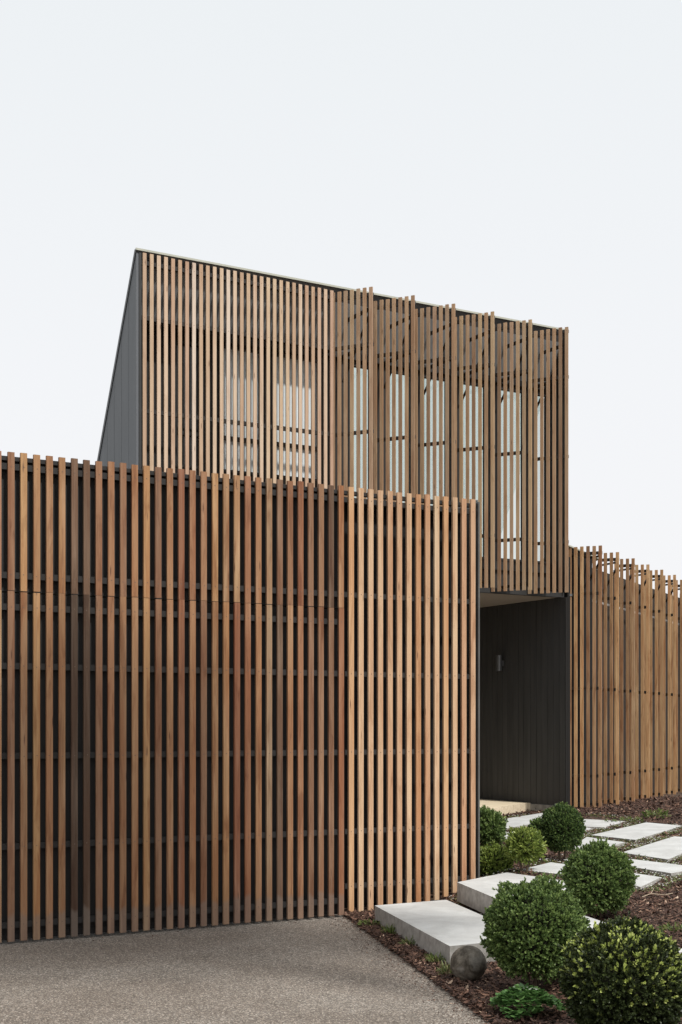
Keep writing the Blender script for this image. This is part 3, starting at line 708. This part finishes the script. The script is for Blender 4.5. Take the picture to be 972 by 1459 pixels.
# stone ball with a cast seam
Yb = 7.97; Xb = (667.5 - CX) / F * Yb; rb = .106
mb = MB(); N1, N2 = 48, 32; vv = []
for i in range(N2 + 1):
    th_ = math.pi * i / N2
    for j in range(N1):
        ph = 2 * math.pi * j / N1; q = Vector((math.sin(th_) * math.cos(ph), math.sin(th_) * math.sin(ph), math.cos(th_)))
        s = rb * (1 + .03 * noise.noise(q * 2.4) + .014 * noise.noise(q * 12))
        if i == 18: s *= 1.035
        vv.append(tuple(q * s))
mb.v = vv
for i in range(N2):
    for j in range(N1):
        mb.f.append((i * N1 + j, (i + 1) * N1 + j, (i + 1) * N1 + (j + 1) % N1, i * N1 + (j + 1) % N1)); mb.uv.append([(0, 0)] * 4); mb.rid.append(0); mb.mi.append(0)
o = mb.build('stone_ball', M['stone'], smooth=True); o.location = (Xb, Yb, .03 + rb * .84)
tag(o, 'weathered dark stone ball with a seam, at the corner of the lowest step', 'stone ball')

# ------------------------------------------------------------------ mulch chips, ground cover, grass
def scatter(n, dens):
    s_ = rng.uniform(-12, 4.5, n); w_ = rng.random(n) ** 1.25 * 9.5
    X = E0[0] + ED[0] * s_ + EN[0] * w_; Y = E0[1] + ED[1] * s_ + EN[1] * w_
    # only where the photograph could see it, with a margin
    k = (np.abs(X) < Y * .33 + .4) & (Y > 5.6) & (Y < 22) & free(X, Y)
    k &= rng.random(n) < dens(X, Y)
    return X[k], Y[k]
X, Y = scatter(600000, lambda X, Y: np.clip((9.0 / Y) ** 1.2, .12, 1))
_m = 2600; _s = rng.uniform(-.4, 4.4, _m); _w = -rng.random(_m) ** 3 * .22
X = np.concatenate([X, E0[0] + ED[0] * _s + EN[0] * _w]); Y = np.concatenate([Y, E0[1] + ED[1] * _s + EN[1] * _w])
_m = 260; _t = rng.uniform(-1.5, 2.6, _m); _b = -rng.random(_m) ** 2 * .25 - .03
X = np.concatenate([X, GO[0] + _t * .863 - _b * .505]); Y = np.concatenate([Y, GO[1] + _t * .505 + _b * .863])
n = len(X)
_onw = wco(X, Y) < 0
sz = np.where(_onw, .45, 1) * np.clip(rng.lognormal(-.1, .4, n), .35, 2.0) * (1 + np.clip((Y - 9) / 16, 0, .7))
an = rng.uniform(0, 2 * math.pi, n); tilt = rng.normal(0, .28, n)
Dn = np.stack([np.cos(an) * np.cos(tilt), np.sin(an) * np.cos(tilt), np.sin(tilt)], 1)
Sd = unit(np.stack([-np.sin(an), np.cos(an), rng.normal(0, .3, n)], 1))
C = np.stack([X, Y, np.where(_onw, .002, gh(X, Y) + rng.random(n) * .016) + .002], 1)
rid = np.clip(rng.beta(2.0, 2.4, n), 0, 1); rid = np.where(rng.random(n) < .02, .97, rid)
o = quads('bark_mulch', C, Dn, Sd, .030 * sz, .010 * sz, rid, M['chip'], hexa=True, fold=.25)
tag(o, 'dark red brown bark mulch covering the garden bed', 'mulch', kind='stuff')

# creeping ground cover between the pavers
def near_poly(P, x, y, dist):
    best = np.full(len(x), 9.0); n = len(P)
    for i in range(n):
        a = np.array(P[i]); b = np.array(P[(i + 1) % n]); ab = b - a; L2 = (ab ** 2).sum()
        t = np.clip(((x - a[0]) * ab[0] + (y - a[1]) * ab[1]) / L2, 0, 1)
        best = np.minimum(best, np.hypot(x - a[0] - t * ab[0], y - a[1] - t * ab[1]))
    return best < dist
n0 = 190000
X = rng.uniform(.3, 6.2, n0); Y = rng.uniform(8.3, 19, n0); k = free(X, Y) & (np.abs(X) < Y * .3)
nz = np.array([noise.noise(Vector((a * 2.1, b * 2.1, 3.3))) for a, b in zip(X, Y)])
nr = np.zeros(n0, bool)
for P in slabs_all[:-3]: nr |= near_poly(P, X, Y, .17)
nr |= near_poly(slabs_all[-2], X, Y, .25) & (Y > 9.9)
k &= nr & (nz > -.2)
X, Y = X[k], Y[k]; n = len(X); print('cover', n)
an = rng.uniform(0, 6.283, n)
Dn = unit(np.stack([np.cos(an), np.sin(an), rng.uniform(.0, .9, n)], 1)); Sd = unit(np.stack([-np.sin(an), np.cos(an), rng.normal(0, .3, n)], 1))
o = quads('ground_cover', np.stack([X, Y, gh(X, Y) + rng.random(n) * .022], 1), Dn, Sd, rng.uniform(.010, .020, n), rng.uniform(.008, .013, n), rng.random(n), M['weed'])
tag(o, 'low creeping green ground cover growing between the pavers', 'ground cover', kind='stuff')
kk = rng.random(n) < .13; X, Y = X[kk], Y[kk]; n = len(X); an = rng.uniform(0, 6.283, n)
Dn = np.stack([np.cos(an), np.sin(an), np.full(n, .25)], 1); Sd = np.stack([-np.sin(an), np.cos(an), np.zeros(n)], 1)
o = quads('small_flowers', np.stack([X, Y, gh(X, Y) + .032], 1), unit(Dn), Sd, np.full(n, .014), np.full(n, .014), rng.random(n), M['petal'])
tag(o, 'tiny white flowers scattered over the creeping ground cover', 'flowers', kind='stuff')

# weed clumps
def weed(px, py, Yv, r, h, nl, label, mat='weed', L=.035, W=.010, up=.9, seed=0):
    X0_ = (px - CX) / F * Yv; t = empty('weed_clump', (X0_, Yv, ghs(X0_, Yv)), 0); tag(t, label, 'weed', 'small weeds in the garden bed')
    q = np.random.default_rng(seed + 50); a = q.uniform(0, 6.283, nl); rr_ = np.sqrt(q.random(nl)) * r
    C_ = np.stack([rr_ * np.cos(a), rr_ * np.sin(a), q.random(nl) * h * (1 - rr_ / r * .5)], 1)
    D_ = unit(np.stack([np.cos(a) * .7, np.sin(a) * .7, q.uniform(.1, up, nl)], 1) + q.normal(size=(nl, 3)) * .35)
    S_ = unit(np.cross(D_, q.normal(size=(nl, 3))))
    quads('leaves', C_, D_, S_, L * q.uniform(.6, 1.3, nl), W * q.uniform(.7, 1.2, nl), q.random(nl), M[mat], t)
    mb = MB()
    for i in range(6):
        an_ = i * 1.05; mb.bar((0, 0, -.01), (r * .6 * math.cos(an_), r * .6 * math.sin(an_), h * .7), .0025, 4, r2=.001)
    mb.build('stem', M['weed'], t)
def gY(py, z): return F * (CAMZ - z) / (py - HY)
weed(934, 1156, gY(1160, .36), .17, .12, 150, 'larger green weed in the mulch below the fence', L=.05, W=.018, seed=1)
weed(900, 1160, gY(1164, .35), .15, .04, 70, 'sparse flat weed left of the larger fence weed', L=.045, W=.016, seed=2)
weed(868, 1163, gY(1166, .34), .09, .04, 36, 'smallest weed beside the paver nearest the fence', L=.04, W=.014, seed=3)
weed(962, 1321, gY(1322, .28), .085, .04, 110, 'yellow green weed in the mulch above the biggest bush', L=.03, W=.012, seed=4)
weed(640, 1385-8, 8.15, .05, .05, 130, 'grass tuft beside the stone ball', L=.06, W=.004, up=1.6, seed=5)
weed(624, 1380-6, 8.55, .065, .045, 150, 'grass tuft in the strip left of the stone ball', L=.05, W=.004, up=1.6, seed=6)
weed(560, 1334, 9.75, .07, .045, 150, 'grass tuft halfway along the front edge of the lowest step', L=.055, W=.005, up=1.5, seed=7)
weed(527, 1318, 10.2, .08, .03, 120, 'flat weed at the far corner of the lowest step', L=.03, W=.010, seed=8)
weed(584, 1350, 9.25, .05, .04, 100, 'grass tuft at the middle of the lowest step side', L=.05, W=.004, up=1.5, seed=9)
# pale fallen twig
tw = MB(); p0 = at(935, 1286, .26)
pts = [Vector((p0[0] + a, p0[1] + b, .30 + c)) for a, b, c in ((-.10, 0, 0), (-.03, .03, .02), (.06, .0, .015), (.13, .05, .02))]
for a, b in zip(pts, pts[1:]): tw.bar(a, b, .004, 5, r2=.003)
tw.bar(pts[1], pts[1] + Vector((.04, .08, .03)), .003, 5, r2=.0015); tw.bar(pts[2], pts[2] + Vector((.0, -.07, .01)), .003, 5, r2=.0015)
tag(tw.build('fallen_twig', M['straw']), 'pale dry forked twig lying on the mulch at the right', 'twig')

# ------------------------------------------------------------------ garden tree to the right of the camera: its loose crown shades the lower garage door and the driveway
TR = Vector((4.5, 2.9, 0)); tree = empty('garden_tree', TR, 0)
tag(tree, 'loose leafy tree beside the driveway, outside the right edge of the picture', 'tree')
mb = MB(); crown_c = Vector((-2.05, 2.0, 6.9)); mb.bar((0, 0, -.1), (-.25, .25, 2.8), .11, 10, r2=.085); mb.bar((-.25, .25, 2.8), (-1.9, 1.9, 7.0), .085, 8, r2=.03)
mb.build('trunk', M['bark'], tree)
q = np.random.default_rng(77); K = 40
cl = np.array(crown_c) + unit(q.normal(size=(K, 3))) * np.array([1.9, 1.3, 1.35]) * (q.random((K, 1)) ** .5)
for c_ in cl[:12]:
    b = MB(); b.bar((-1.19, 1.19, 5.2), tuple(c_), .03, 5, r2=.01); b.build('limb', M['bark'], tree)
n = 13000; ci = q.integers(0, K, n); C_ = cl[ci] + q.normal(size=(n, 3)) * .30
D_ = unit(q.normal(size=(n, 3))); S_ = unit(np.cross(D_, q.normal(size=(n, 3))))
quads('crown', C_, D_, S_, q.uniform(.07, .12, n), q.uniform(.04, .06, n), q.random(n), M['box_leaf'], tree)
